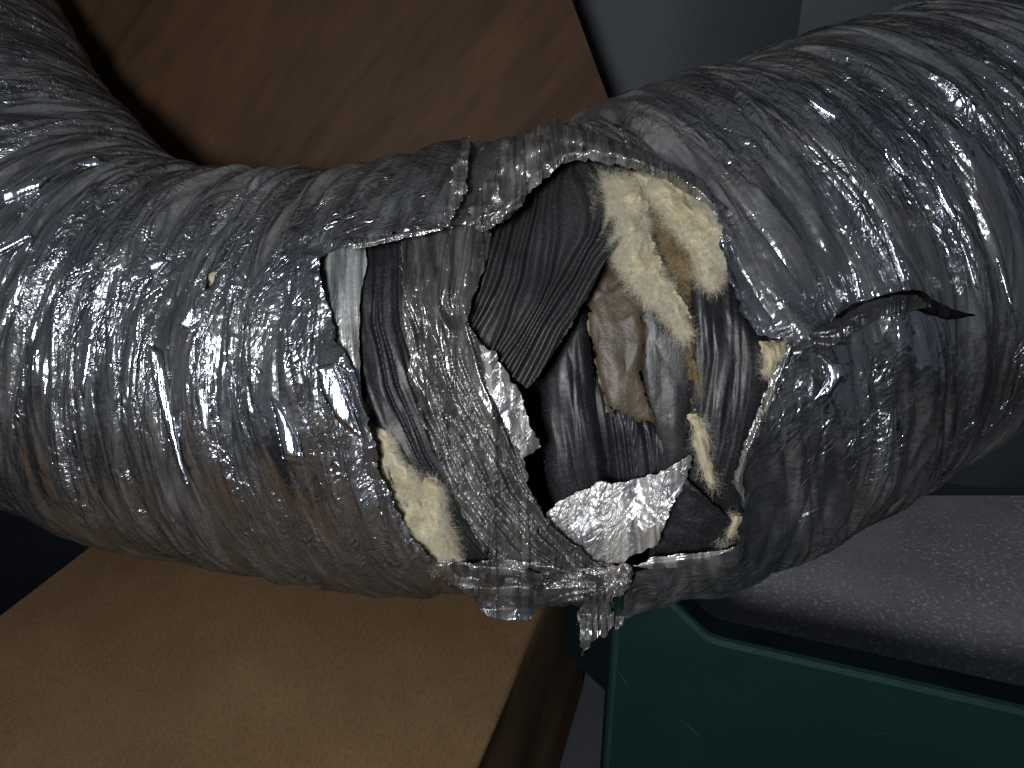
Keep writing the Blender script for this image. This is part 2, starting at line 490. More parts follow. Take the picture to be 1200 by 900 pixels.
def carton():
    root = bpy.data.objects.new('cardboard_box', None); COL.objects.link(root)
    root.location = (0, 0, 0)
    tag(root, 'brown cardboard box with a worn edge under the left half of the duct', 'box')
    r = .008
    # cross-section: top sheet, worn edge, uneven side down to the floor
    prof = [(bw, 0.0), (bw * .75, 0.001), (bw * .5, 0.0015), (bw * .25, .001), (.06, .0005), (r * 2.5, 0)]
    for k in range(7):
        an = k / 6 * math.pi / 2
        prof.append((r * 1.3 - r * 1.3 * math.sin(an), -r + r * math.cos(an)))
    z = -r
    while z > -BOX_Z + .006:
        z -= random.uniform(.012, .05)
        prof.append((random.choice([0, .0002, .0004, .0015]), max(z, -BOX_Z + .002)))
    prof = np.array(prof)
    n = 90
    s = np.linspace(-.25, .75, n)
    S, K = np.meshgrid(s, np.arange(len(prof)), indexing='ij')
    off = prof[K, 0]; dz = prof[K, 1]
    side = (dz < -.001)
    off = off + np.where(side, (facet(S * 7, K * .3, 31) - .5) * .005, 0)
    dz = dz + np.where(~side, (vnoise(S * 6, off * 7, 4) - .5) * .004, 0)
    dz = dz + np.where((~side) & (off < .04), -(vnoise(S * 30, off * 60, 5)) * .0018, 0)
    V = a_far[None, None] + bd * S[..., None] + bl * off[..., None]
    V[..., 2] = BOX_Z + dz
    V[..., 2] = np.maximum(V[..., 2], .0015)
    uv = np.stack([off - np.where(side, dz, 0), S], -1)
    m = len(prof)
    i, j = np.meshgrid(np.arange(n - 1), np.arange(m - 1), indexing='ij')
    a = (i * m + j).ravel()
    Q = np.stack([a, a + 1, a + m + 1, a + m], 1)
    build('body', V.reshape(-1, 3), Q, M['card'], root, uv=uv.reshape(-1, 2))
    # far, left and near walls
    def P(so, oo, zz): 
        p = a_far + bd * so + bl * oo; return [p[0], p[1], zz]
    zt = BOX_Z - .003
    W = [P(-.25, .004, .002), P(-.25, bw, .002), P(.75, bw, .002), P(.75, .004, .002), P(-.25, .004, zt), P(-.25, bw, zt), P(.75, bw, zt), P(.75, .004, zt)]
    build('side_wall', np.array(W)[[0, 1, 5, 4]], np.array([[0, 1, 2, 3]]), M['card'], root, uv=np.array(W)[:4, :2], smooth_shade=False)
    build('side_wall', np.array(W)[[1, 2, 6, 5]], np.array([[0, 1, 2, 3]]), M['card'], root, uv=np.array(W)[:4, :2], smooth_shade=False)
    build('side_wall', np.array(W)[[2, 3, 7, 6]], np.array([[0, 1, 2, 3]]), M['card'], root, uv=np.array(W)[:4, :2], smooth_shade=False)
    return root
carton()

# near-black board added for the shade in the gap at the left
M['board_shade'] = simple_noise('near_black_shade', (.004, .005, .007), (.008, .010, .014), 6, .8, 200, .0005, 'Object', spec=.1)
bb = box_mesh('shade_board', (-1.6, 0.0, 0.0), (0, .02, .30), M['board_shade'], None, .002)
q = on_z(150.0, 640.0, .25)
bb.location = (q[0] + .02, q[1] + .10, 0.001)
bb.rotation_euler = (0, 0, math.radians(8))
tag(bb, 'near-black board added to stand in for the shade left of the cardboard box', 'board')

# ------------------------------------------------------------------ green bin
M['green'] = None
def green_mat():
    t = NT('dark_green_plastic')
    v = t.coords((1, 1, 1), 'Object')
    st = t.coords((1, 6, 1), 'Object', (0, .5, 0))
    n = t.noise(v, 7, 4, .6)
    sc = t.noise(st, 25, 5, .7, dist=.3)
    c = t.mix(n, (.002, .018, .017), (.005, .028, .026))
    c = t.mix(t.ramp(sc, [(.70, 0.0), (.76, .5)]), c, (.10, .18, .18))
    t.b.inputs['Specular IOR Level'].default_value = .3
    return t.set(Base_Color=c, Roughness=t.ramp(n, [(.3, .52), (.7, .68)]), Normal=t.bump(t.noise(v, 350, 3), .0004))
M['green'] = green_mat()
M['green_rim'] = simple_noise('worn_green_rim', (.006, .031, .029), (.013, .048, .045), 60, .5, 300, .0004, 'Object')
M['green_shade'] = simple_noise('shaded_green_inside', (.003, .006, .007), (.005, .010, .011), 20, .9, 300, .0003, 'Object', spec=.05)  # near-black green: the shade behind the rim is put into the colour
def green_bin():
    zr = .265
    g0, g1 = on_z(832.0, 748.0, zr), on_z(1200.0, 832.0, zr)
    gx = g1 - g0; gx /= np.linalg.norm(gx)
    gy = np.array([-gx[1], gx[0], 0])                       # away from the viewer
    if gy[1] < 0: gy = -gy
    def along(px, py):                                      # pixel -> (distance along the panel, height)
        d = raydir(px, py); p = CAMPOS + d * (((g0 - CAMPOS) @ gy) / (d @ gy))
        return (p - g0) @ gx, p[2]
    a0, z0 = along(788.0, 706.0); al, _ = along(713.0, 800.0)
    slope = (z0 - zr) / -a0
    ztop = z0 + .05
    ac = a0 - .05 / slope
    if ac < al + .012:
        ac = al + .012; ztop = z0 + (a0 - ac) * slope
    out = [(al, 0.002), (al, ztop), (ac, ztop)]
    def fillet(p, c, q, r, n=6):
        p, c, q = map(np.array, (p, c, q))
        d1 = (p - c) / np.linalg.norm(p - c); d2 = (q - c) / np.linalg.norm(q - c)
        s, e = c + d1 * r, c + d2 * r
        return [tuple((1 - t) ** 2 * s + 2 * t * (1 - t) * c + t * t * e) for t in np.linspace(0, 1, n)]
    out += fillet((ac, ztop), (0, zr), (.6, zr), .012)
    out += [(.62, zr), (.62, .002)]
    root = bpy.data.objects.new('green_bin', None); COL.objects.link(root)
    tag(root, 'dark green plastic bin with a stepped top rim at lower right', 'bin')
    def pos(a, z, y): 
        p = g0 + gx * a + gy * y; return (p[0], p[1], z)
    def prism(name, poly, y0, y1, mat, bev=.0015):
        bm = bmesh.new()
        f = bm.faces.new([bm.verts.new(pos(a, z, y0)) for a, z in poly])
        r = bmesh.ops.extrude_face_region(bm, geom=[f])
        for v in r['geom']:
            if isinstance(v, bmesh.types.BMVert):
                v.co += __import__('mathutils').Vector(gy * (y1 - y0))
        bmesh.ops.recalc_face_normals(bm, faces=bm.faces[:])
        if bev:
            bmesh.ops.bevel(bm, geom=bm.edges[:], offset=bev, segments=2, affect='EDGES')
        me = bpy.data.meshes.new(name); bm.to_mesh(me); bm.free(); me.materials.append(mat)
        o = bpy.data.objects.new(name, me); COL.objects.link(o); o.parent = root
        return o
    prism('front_wall', out, 0, .004, M['green'])
    # speckled grey slab added as brighter floor, so the rest can stay dark
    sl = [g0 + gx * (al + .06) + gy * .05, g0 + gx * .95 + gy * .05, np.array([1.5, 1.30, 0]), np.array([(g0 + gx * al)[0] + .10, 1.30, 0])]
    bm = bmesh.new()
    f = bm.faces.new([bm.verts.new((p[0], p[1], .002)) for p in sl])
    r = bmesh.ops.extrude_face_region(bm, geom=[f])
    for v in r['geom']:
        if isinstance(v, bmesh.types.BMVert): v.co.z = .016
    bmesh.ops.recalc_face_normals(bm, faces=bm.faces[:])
    me = bpy.data.meshes.new('added_slab'); bm.to_mesh(me); bm.free(); me.materials.append(M['floor'])
    so = bpy.data.objects.new('added_slab', me); COL.objects.link(so)
    tag(so, 'grey speckled slab added as the brighter floor behind the green bin', 'slab', kind='thing')
    # rim: a bead that follows the top edge
    top = out[1:-1]
    def strip(name, w0, w1, y0, y1, mat):
        P = np.array(top); n = len(P)
        tg = np.gradient(P, axis=0); tg /= np.linalg.norm(tg, axis=1)[:, None]
        nr = np.stack([-tg[:, 1], tg[:, 0]], 1)
        nr[nr[:, 1] < 0] *= -1
        lo = P + nr * w0; hi = P + nr * w1
        V = []; 
        for k in range(n):
            V += [pos(*lo[k], y0), pos(*hi[k], y0 + .0015), pos(*hi[k], y1 - .0015), pos(*lo[k], y1)]
        Q = []
        for k in range(n - 1):
            for c in range(4):
                Q.append([k * 4 + c, k * 4 + (c + 1) % 4, k * 4 + 4 + (c + 1) % 4, k * 4 + 4 + c])
        Q += [[0, 1, 2, 3], [(n - 1) * 4 + c for c in (3, 2, 1, 0)]]
        return build(name, np.array(V), np.array(Q), mat, root, smooth_shade=False)
    strip('rim', -.005, .0015, -.0025, .0065, M['green_rim'])
    strip('inner_wall', -.16, .0, .0072, .034, M['green_shade'])  # dark block for the band of shade behind the rim
    M['scratch'] = simple_noise('pale_scratch', (.05, .085, .082), (.09, .13, .125), 90, .7, 300, .0002, 'Object')
    for (x0, y0, x1, y1, w) in ((722, 783, 738, 808, .0005), (792, 838, 828, 871, .0006), (1010, 862, 1050, 858, .0003)):
        (p, q), (r_, t_) = along(float(x0), float(y0)), along(float(x1), float(y1))
        dx, dz = r_ - p, t_ - q; L = math.hypot(dx, dz); nx, nz = -dz / L * w / 2, dx / L * w / 2
        mx, mz = (p + r_) / 2 + nx * 3, (q + t_) / 2 + nz * 3
        V = [pos(p, q, -.0003), pos(mx - nx, mz - nz, -.0003), pos(r_, t_, -.0003), pos(mx + nx, mz + nz, -.0003)]
        build('scratch', np.array(V), np.array([[0, 1, 2, 3]]), M['scratch'], root, smooth_shade=False)
    # left end
    prism('side_wall', [(al, .002), (al, ztop - .004), (al - .0035, ztop - .004), (al - .0035, .002)], .001, .034, M['green_shade'], 0)
    prism('corner_bead', [(al + .004, .003), (al + .004, ztop - .008), (al + .009, ztop - .008), (al + .009, .003)], -.0022, -.0002, M['green_rim'], .0008)
green_bin()

# ------------------------------------------------------------------ the duct's course
CTRL = [(-230, -330, 1.0, 0.2003), (-206, -110, 0.95, 0.1987), (-151, 41, 0.9, 0.197), (-39, 245, 0.86, 0.1949), (138, 398, 0.82, 0.1926), (373, 442, 0.76, 0.191),
        (528, 438, 0.715, 0.1972), (701, 429, 0.7, 0.2044), (818, 386, 0.71, 0.2097), (1000, 301, 0.765, 0.2065), (1145, 231, 0.83, 0.1989), (1403, 136, 0.93, 0.1923)]
def spline(P, n):
    P = np.vstack([2 * P[0] - P[1], P, 2 * P[-1] - P[-2]]); out = []
    t = np.linspace(0, 1, n, endpoint=False)[:, None]
    for i in range(1, len(P) - 2):
        a, b, c, d = P[i - 1], P[i], P[i + 1], P[i + 2]
        out.append(.5 * (2 * b + (c - a) * t + (2 * a - 5 * b + 4 * c - d) * t ** 2 + (-a + 3 * b - 3 * c + d) * t ** 3))
    out.append(P[-2][None])
    return np.vstack(out)
_c = np.array(CTRL, float)
_w = np.concatenate([unproj(_c[:, 0], _c[:, 1], _c[:, 2]), _c[:, 3:]], 1)
_s = spline(_w, 60)
_l = np.concatenate([[0], np.cumsum(np.linalg.norm(np.diff(_s[:, :3], axis=0), axis=1))])
LEN = _l[-1]
def axis_at(u):
    return np.stack([np.interp(u, _l, _s[:, k]) for k in range(4)], -1)
def smooth_arr(a, k):
    ker = np.hanning(k + 2)[1:-1]; ker /= ker.sum()
    return np.stack([np.convolve(np.pad(a[:, c], k // 2, mode='edge'), ker, 'valid') for c in range(a.shape[1])], 1)
_T = np.gradient(_s[:, :3], _l, axis=0); _T = smooth_arr(_T, 41); _T /= np.linalg.norm(_T, axis=1)[:, None]
_E1 = CAMPOS - _s[:, :3]; _E1 -= (_E1 * _T).sum(1)[:, None] * _T; _E1 /= np.linalg.norm(_E1, axis=1)[:, None]
_E2 = np.cross(_T, _E1)
def frame_at(u):
    e1 = np.stack([np.interp(u, _l, _E1[:, k]) for k in range(3)], -1)
    e2 = np.stack([np.interp(u, _l, _E2[:, k]) for k in range(3)], -1)
    return e1, e2
def tube_pts(U, V, off):
    a = axis_at(U); e1, e2 = frame_at(U)
    r = a[..., 3] + off
    return a[..., :3] + (np.cos(V)[..., None] * e1 + np.sin(V)[..., None] * e2) * r[..., None]

# distance from the eye to the duct's smooth skin for every sight line (a table, 8 px apart)
GX = np.arange(-104, 1313, 8.0); GY = np.arange(-104, 1017, 8.0)
def skin_table():
    PX, PY = np.meshgrid(GX, GY, indexing='ij')
    D = raydir(PX, PY).reshape(-1, 3)
    A = _s[::3, :3] - CAMPOS; R = _s[::3, 3]
    dot = D @ A.T
    dist2 = (A ** 2).sum(1)[None] - dot ** 2
    gap = np.sqrt(np.maximum(dist2, 0)) - R[None]
    k = gap.argmin(1); r = np.arange(len(D))
    t = np.maximum(dot[r, k] - .25, .1)
    for _ in range(40):
        p = D * t[:, None]
        d = np.sqrt(np.maximum((p ** 2).sum(1)[:, None] - 2 * p @ A.T + (A ** 2).sum(1)[None], 0)) - R[None]
        t = t + np.minimum(d.min(1), .05) * .9
        t = np.minimum(t, dot[r, k])
    return t.reshape(PX.shape)
SKIN = skin_table()
def skin(px, py):
    x = np.clip((px - GX[0]) / 8, 0, len(GX) - 1.001); y = np.clip((py - GY[0]) / 8, 0, len(GY) - 1.001)
    i = x.astype(int); j = y.astype(int); fx = x - i; fy = y - j
    return (SKIN[i, j] * (1 - fx) + SKIN[i + 1, j] * fx) * (1 - fy) + (SKIN[i, j + 1] * (1 - fx) + SKIN[i + 1, j + 1] * fx) * fy
def skin_pt(px, py, lift):
    px = np.asarray(px, float); py = np.asarray(py, float)
    return CAMPOS + raydir(px, py) * (skin(px, py) - lift)[..., None]

duct = bpy.data.objects.new('insulated_duct', None); COL.objects.link(duct)
tag(duct, 'torn silver foil insulated flexible duct with black liner and cream wool showing', 'duct')

# ------------------------------------------------------------------ outer foil jacket
OPENING = [(396, 290), (430, 284), (470, 274), (520, 268), (560, 262), (590, 240), (610, 215), (640, 192), (668, 180), (700, 178), (735, 186), (770, 196),
           (800, 210), (825, 228), (842, 262), (848, 300), (862, 335), (868, 362), (885, 390), (905, 400), (925, 398), (930, 408), (920, 430), (905, 455),
           (892, 485), (880, 515), (866, 545), (862, 565), (868, 585), (872, 600), (868, 625), (862, 642), (845, 650), (800, 655), (765, 660), (745, 668),
           (738, 685), (728, 712), (726, 745), (712, 745), (716, 700), (716, 680), (690, 672), (640, 672), (600, 668), (560, 668), (515, 662), (490, 640),
           (468, 605), (450, 565), (436, 515), (425, 475), (410, 430), (392, 385), (378, 340), (370, 305)]
SLIT = [(970, 378), (1000, 356), (1030, 346), (1060, 340), (1078, 339), (1094, 351), (1116, 362), (1148, 370), (1112, 374), (1088, 368), (1050, 356), (1010, 366), (985, 384)]
NICK = [(242, 320), (255, 314), (253, 328), (243, 345), (238, 341)]

def jag(px, py, amp, seed=0):
    return amp * ((facet(px / 7, py / 7, 71 + seed) - .5) * 1.6 + (vnoise(px / 22, py / 22, 72 + seed) - .5) * 1.6 + (facet(px / 3, py / 3, 73 + seed) - .5) * .7)

def vfold(x, y, seed, width):
    """narrow V folds along the level lines of noise, 0 in the fold .. 1 between"""
    n = .7 * vnoise(x, y, seed) + .3 * vnoise(x * 2.1 + 3, y * 2.1, seed + 1)
    return np.minimum(np.abs(n - .5) / width, 1.0)
def jacket_relief(S, Tt, seed=0):
    sl = S + .10 * Tt + .03 * (vnoise(S / .2, Tt / .2, 90) - .5) + .004 * (vnoise(S / .03, Tt / .06, 92) - .5)
    calm = .4 + 1.0 * vnoise(S / .09, Tt / .09, 91)
    h = .010 * (vnoise(S / .10, Tt / .13, 1 + seed) - .5)
    h = h + .0050 * (vfold(sl / .050, Tt / .40, 2 + seed, .10) - .75) * calm
    h = h + .0036 * (vfold((sl - .06 * Tt) / .026, Tt / .25, 12 + seed, .14) - .7) * calm
    h = h + .0024 * (vfold((sl + .05 * Tt) / .013, Tt / .16, 22 + seed, .18) - .65)
    h = h + .0055 * (facet((sl - .08 * Tt) / .026, Tt / .11, 3 + seed, 1.0) - .5) * calm
    h = h + .0028 * (facet((S - .30 * Tt) / .019, Tt / .06, 4 + seed) - .5) * calm
    # the jacket sags between the turns of the coil and is drawn in at each turn
    ph = ((S + .010 * Tt + .010 * vnoise(S / .1, Tt / .1, 8)) / .038) % 1.0
    on = .35 + .65 * smooth(.3, .6, vnoise(S / .07, Tt / .1, 9))
    h = h - .0042 * np.exp(-np.abs(ph - .5) / .035) * on + .0016 * np.sin(math.pi * ((ph + .5) % 1.0)) * on
    return h - .0006

def front_angles(nf, nb, vf=1.75):
    return np.concatenate([np.linspace(-math.pi, -vf, nb, endpoint=False), np.linspace(-vf, vf, nf, endpoint=False), np.linspace(vf, math.pi, nb)])

def make_jacket():
    u = np.linspace(0.06, LEN - .02, 1050); v = front_angles(430, 24)
    U, V = np.meshgrid(u, v, indexing='ij')
    T0 = V * .2
    P0 = tube_pts(U, V, 0)
    px, py, _ = project(P0)
    front = np.abs(V) < 1.7
    near = front & (px > 330) & (px < 980) & (py > 130) & (py < 780)
    d = np.full(px.shape, -999.0)
    d[near] = sdf(OPENING, px[near], py[near])
    wrap = smooth(2.6, 3.1, np.abs(V))
    h = jacket_relief(U, T0) * (1 - wrap)
    # foil stands up and curls at the torn edge
    edge = np.exp(-np.maximum(-d, 0) / 13.0) * (d > -80)
    h = h + edge * (.002 + .014 * (facet(px / 24, py / 24, 41) - .35) + .004 * (facet(px / 8, py / 8, 42) - .5))
    # drawn pinch at the right of the hole, creases run into it
    rr = np.hypot(px - 925, py - 392); an = np.arctan2(py - 392, px - 925)
    h = h + front * (np.exp(-(rr / 55) ** 2) * (.008 * (ridge(facet(an * 2.2 + 40, rr / 80, 43)) - .5)) + np.exp(-(rr / 26) ** 2) * .010)
    # right half stands a little prouder where it laps over the left
    # the slit flap's shadowed trough
    P = tube_pts(U, V, h)
    px, py, _ = project(P)
    f = np.full(px.shape, 50.0)
    for poly, amp in ((OPENING, 4.0), (SLIT, 1.5), (NICK, 2.5)):
        xs = [p[0] for p in poly]; ys = [p[1] for p in poly]
        m = front & (px > min(xs) - 40) & (px < max(xs) + 40) & (py > min(ys) - 40) & (py < max(ys) + 40)
        f[m] = np.minimum(f[m], -sdf(poly, px[m], py[m]) + jag(px[m], py[m], amp))
    uv = np.stack([U, T0], -1).reshape(-1, 2)
    Vv, T, (uv,) = clip_mesh(P.reshape(-1, 3), grid_tris(*U.shape)[:, ::-1], f.ravel(), (uv,))
    return build('foil_jacket', Vv, T, M['foil'], duct, uv=uv)
jacket = make_jacket()

# ------------------------------------------------------------------ black inner core
def make_core():
    u = np.linspace(0.06, LEN - .02, 620); v = front_angles(230, 20)
    U, V = np.meshgrid(u, v, indexing='ij')
    T0 = V * .15
    px, py, _ = project(tube_pts(U, V, -.05))
    ph = (U + .02 * (vnoise(U / .05, T0 / .1, 21) - .5)) / .013
    h = .0042 * (ridge(ph % 1.0) ** .7 - .5) * (.4 + vnoise(U / .03, T0 / .2, 22))
    h = h + .008 * (vnoise(U / .04, T0 / .15, 23) - .5) + .0015 * (facet(U / .006, T0 / .04, 24) - .5)
    front = np.abs(V) < 1.6
    dent = np.exp(-(((px - 610) / 34) ** 2 + ((py - 530) / 75) ** 2)) + .8 * np.exp(-(((px - 700) / 30) ** 2 + ((py - 370) / 60) ** 2))
    h = h - front * dent * .055
    P = tube_pts(U, V, -.058 + h)
    return build('inner_liner', P.reshape(-1, 3), grid_tris(*U.shape)[:, ::-1], M['liner'], duct, uv=np.stack([U, T0], -1).reshape(-1, 2))
core = make_core()

# ------------------------------------------------------------------ torn pieces: each an outline on the duct with its own height and relief
def patch(name, poly, lift, mat, parent=duct, step=1.6, amp=2.0, thick=.0006, seed=0, label=None, uvrot=False):
    P = np.array(poly, float)
    m = 12
    x = np.arange(P[:, 0].min() - m, P[:, 0].max() + m, step); y = np.arange(P[:, 1].min() - m, P[:, 1].max() + m, step)
    X, Y = np.meshgrid(x, y, indexing='ij')
    D = sdf(poly, X, Y)
    f = D + jag(X, Y, amp, seed)
    W = skin_pt(X, Y, lift(X, Y, D))
    uv = np.stack([X, Y], -1).reshape(-1, 2) * .00078
    Vv, T, (uv,) = clip_mesh(W.reshape(-1, 3), grid_tris(*X.shape)[:, ::-1], f.ravel(), (uv,))
    o = build(name, Vv, T, mat, parent, uv=uv, thick=thick)
    if label: o['label'] = label
    return o
def curve_x(pts):
    p = np.array(pts, float)
    def g(Y):
        return np.interp(Y, p[:, 1], p[:, 0])
    return g

# black folds in the left opening
xl = curve_x([(440, 250), (443, 380), (458, 450), (490, 530), (540, 610), (600, 690)])
def lift_left(X, Y, D):
    a = X - xl(Y) + 4 * (vnoise(X / 30, Y / 60, 3) - .5)
    h = .006 * vfold(a / 12.0, Y / 160, 5, .2) + .003 * (facet(a / 9, Y / 40, 8) - .5)
    return -.026 + h + .010 * (vnoise(X / 40, Y / 90, 6) - .5) + .0015 * (facet(a / 5, Y / 50, 7) - .5)
patch('liner_fold', [(412, 280), (484, 268), (480, 320), (484, 420), (506, 500), (536, 570), (580, 640), (606, 680), (540, 678), (500, 640), (470, 590), (440, 520), (420, 465), (410, 400)],
      lift_left, M['liner'], core, amp=1)

# dull crumpled strip between the two openings
xs_ = curve_x([(520, 262), (505, 350), (525, 430), (556, 500), (590, 580), (640, 640), (705, 695)])
def lift_strip(X, Y, D):
    a = X - xs_(Y) + 5 * (vnoise(X / 25, Y / 50, 13) - .5)
    h = .0060 * (vfold(a / 24, Y / 150, 15, .14) - .6) + .0050 * (vfold(a / 11, Y / 90, 16, .2) - .6) + .0050 * (facet(a / 14, Y / 60, 18) - .5) + .0018 * (facet(a / 4.5, Y / 22, 17) - .5)
    h = h + .004 * np.exp(-D / 5.0)
    return -.009 + h + .014 * smooth(570, 660, Y) - .006 * smooth(330, 270, Y)
strip_o = patch('foil_strip', [(474, 270), (520, 262), (562, 256), (582, 280), (566, 320), (552, 350), (546, 382), (562, 402), (585, 440), (600, 462), (604, 500), (612, 540), (620, 580),
      (640, 606), (662, 634), (698, 658), (735, 666), (738, 692), (700, 694), (640, 694), (600, 684), (568, 645), (538, 594), (512, 540), (494, 490), (480, 430), (474, 370), (472, 320)],
      lift_strip, M['foil_dull'], jacket, amp=2.6, label='dull crumpled foil strip between the two openings')
patch('foil_lip', [(562, 404), (580, 412), (600, 448), (613, 470), (619, 497), (637, 525), (612, 537), (599, 520), (584, 482), (571, 448)],
      lambda X, Y, D: -.001 + .009 * (facet(X / 12, Y / 16, 61) - .5) - .012 * smooth(595, 640, X), M['foil_bright'], strip_o, amp=3, label='bright torn inner edge of the strip')

# gathered collar along the bottom of the tear, creases drawn towards the knot above the shred
def lift_collar(X, Y, D):
    rr = np.hypot(X - 725, (Y - 686) * 1.6); an = np.arctan2((Y - 686) * 1.6, -(X - 725))
    h = .0085 * (vfold(an * 7 + .5 * vnoise(X / 30, Y / 12, 65), rr / 130, 66, .16) - .6) + .0040 * (facet(Y / 6 + X / 60, X / 45, 67) - .5) + .0022 * (facet(X / 9, Y / 5, 68) - .5)
    return .009 + h - .010 * np.exp(-np.maximum(D, 0) / 5) + .005 * smooth(620, 720, X)
patch('foil_collar', [(482, 634), (506, 656), (545, 660), (590, 658), (640, 660), (672, 664), (705, 664), (740, 660), (744, 672), (736, 690), (728, 700), (700, 707), (650, 708), (600, 703), (556, 696), (520, 682), (496, 662)],
      lift_collar, M['foil_crest'], jacket, amp=2.6, label='gathered foil collar along the bottom of the tear')

# glossy pale film at the left edge
xg = curve_x([(390, 280), (396, 380), (410, 440), (425, 480)])
def lift_gloss(X, Y, D):
    a = X - xg(Y)
    return -.010 + .006 * np.cos(np.clip(a / 22, -2, 2) * 1.6) + .004 * (facet(a / 12, Y / 80, 18) - .5)
patch('film_strip', [(368, 298), (392, 286), (428, 284), (430, 310), (422, 350), (421, 410), (422, 455), (428, 484), (414, 462), (398, 420), (384, 375)], lift_gloss, M['foil_clear'], jacket, amp=1.2,
      label='pale glossy film strip at the left edge of the tear')

# fanned black sheet at the top of the main hole
def lift_fan(X, Y, D):
    q = .85 * (X - 617) + .53 * (Y - 450); al = .53 * (X - 617) - .85 * (Y - 450)
    qq = q + .00087 * np.clip(-q / 66, 0, 1.3) * al ** 2 + 3.5 * (vnoise(X / 30, Y / 30, 25) - .5)
    w = qq / 11.5 + .25 * np.sin(qq / 31) + 1.3 * (vnoise(qq / 20, al / 90, 28) - .5)
    h = .0085 * (.5 - .5 * np.cos(2 * math.pi * (w % 1.0) ** .8)) * (.45 + .75 * hsh(np.floor(w), np.zeros_like(w), 3))
    h = h + .0034 * (facet(qq / 10, al / 70, 26) - .5) + .006 * (vnoise(X / 45, Y / 45, 27) - .5)
    return -.022 + h + .006 * smooth(-120, 0, qq) - .006 * smooth(215, 180, Y)
patch('liner_fan', [(566, 412), (548, 396), (540, 345), (560, 280), (590, 232), (625, 190), (665, 174), (705, 170), (735, 195), (742, 250), (726, 284), (700, 325), (670, 380), (640, 430), (617, 453), (598, 440)],
      lift_fan, M['liner_dusty'], core, amp=1.6, step=1.0, label='fanned pleats of black liner at the top of the hole')

# upright bands of liner in the depth of the hole
def lift_band(xc, seed, base, per=15.0, amp=.004):
    def f(X, Y, D):
        a = X - xc(Y)
        h = amp * .9 * (vfold(a / per * 1.6 + .4 * vnoise(X / 40, Y / 60, seed + 8), Y / 190, seed, .2) - .5) + .0013 * (facet(a / 11, Y / 60, seed + 5) - .5)
        return base + h - .016 * np.exp(-np.maximum(D, 0) / 6.0) + .0016 * (facet(a / 4, Y / 60, seed + 1) - .5) + .004 * (vnoise(X / 30, Y / 50, seed + 2) - .5)
    return f
patch('liner_fold', [(632, 440), (662, 385), (690, 325), (692, 400), (700, 470), (711, 540), (713, 600), (652, 612), (640, 560), (634, 500)],
      lift_band(curve_x([(652, 330), (660, 470), (680, 610)]), 201, -.048, 42, .003), M['liner'], core, amp=.8)
patch('liner_fold', [(694, 330), (720, 300), (762, 480), (812, 560), (770, 600), (716, 600), (713, 540), (702, 470), (695, 400)],
      lift_band(lambda Y: 700 + (Y - 330) * .1 , 211, -.050, 12, .0045), M['liner'], core, amp=.8)
patch('liner_fold', [(806, 330), (850, 296), (874, 362), (892, 386), (932, 396), (912, 455), (894, 500), (872, 560), (878, 600), (874, 640), (852, 656), (800, 626), (786, 590), (800, 545), (804, 480), (806, 420)],
      lift_band(curve_x([(850, 300), (858, 420), (845, 520), (815, 640)]), 221, -.030, 52, .003), M['liner'], core, amp=1.2)
patch('liner_fold', [(798, 556), (832, 588), (866, 618), (868, 654), (800, 664), (756, 668), (766, 630), (784, 585)],
      lambda X, Y, D: -.020 + .006 * (ridge(((X * .5 - Y * .85) / 15) % 1.0) ** .7) * vnoise(X / 20, Y / 20, 231) + .005 * (facet(X / 14, Y / 14, 232) - .5), M['liner'], core, amp=1.5)
# worn dusty band and brown film
patch('liner_band', [(724, 288), (748, 325), (790, 380), (812, 400), (811, 450), (803, 500), (808, 542), (784, 552), (768, 505), (752, 445), (750, 380), (738, 330)],
      lambda X, Y, D: -.040 + .003 * (vnoise(X / 18, Y / 60, 241) - .5) + .0010 * (facet(X / 10, Y / 16, 242) - .5) - .004 * np.exp(-np.maximum(D, 0) / 5), M['liner_dusty'], core, amp=3.5,
      label='grey worn band of liner beside the brown film')
patch('brown_film', [(688, 338), (700, 296), (712, 268), (736, 290), (750, 330), (756, 385), (752, 435), (768, 494), (756, 500), (738, 494), (714, 484), (702, 440), (691, 390)],
      lambda X, Y, D: -.0375 + .002 * (vnoise(X / 24, Y / 40, 251) - .5) + .0018 * (facet(X / 12, Y / 18, 252) - .5) - .003 * np.exp(-np.maximum(D, 0) / 5), M['film_brown'], core, amp=6,
      label='brown translucent film stuck to the liner')

# raised twisted lip along the top of the hole
def lift_lip(X, Y, D):
    return .006 + .018 * np.exp(-((D - 13) / 11.0) ** 2) + .014 * (ridge(facet((X + 1.2 * Y) / 26, (X - Y) / 60, 262)) - .5) + .004 * (facet(X / 8, Y / 11, 263) - .5)
patch('foil_lip', [(544, 268), (562, 225), (580, 190), (606, 164), (632, 152), (648, 140), (655, 137), (664, 148), (676, 146), (700, 158), (740, 172), (790, 192), (822, 210), (848, 242), (838, 250),
      (815, 231), (780, 212), (740, 197), (700, 188), (668, 190), (645, 202), (624, 226), (612, 244), (592, 260), (565, 272)],
      lift_lip, M['foil_crest'], jacket, amp=3.4, label='raised ragged foil lip over the top of the hole')
patch('foil_seam', [(540, 160), (553, 156), (551, 190), (545, 215), (534, 245), (526, 268), (517, 266), (525, 235), (534, 205), (536, 180)],
      lambda X, Y, D: .012 + .010 * (ridge(facet(X / 11, Y / 13, 265)) - .5) + .004 * (facet(X / 5, Y / 5, 266) - .5), M['foil_crest'], jacket, amp=3.5, label='crumpled zigzag seam in the top of the jacket')
patch('foil_fold', [(396, 282), (430, 279), (470, 272), (520, 265), (518, 270), (472, 279), (440, 288), (415, 292)],
      lambda X, Y, D: .006 + .004 * smooth(0, 6, D), M['foil_crest'], jacket, amp=1, label='turned-back edge of the jacket above the left opening')

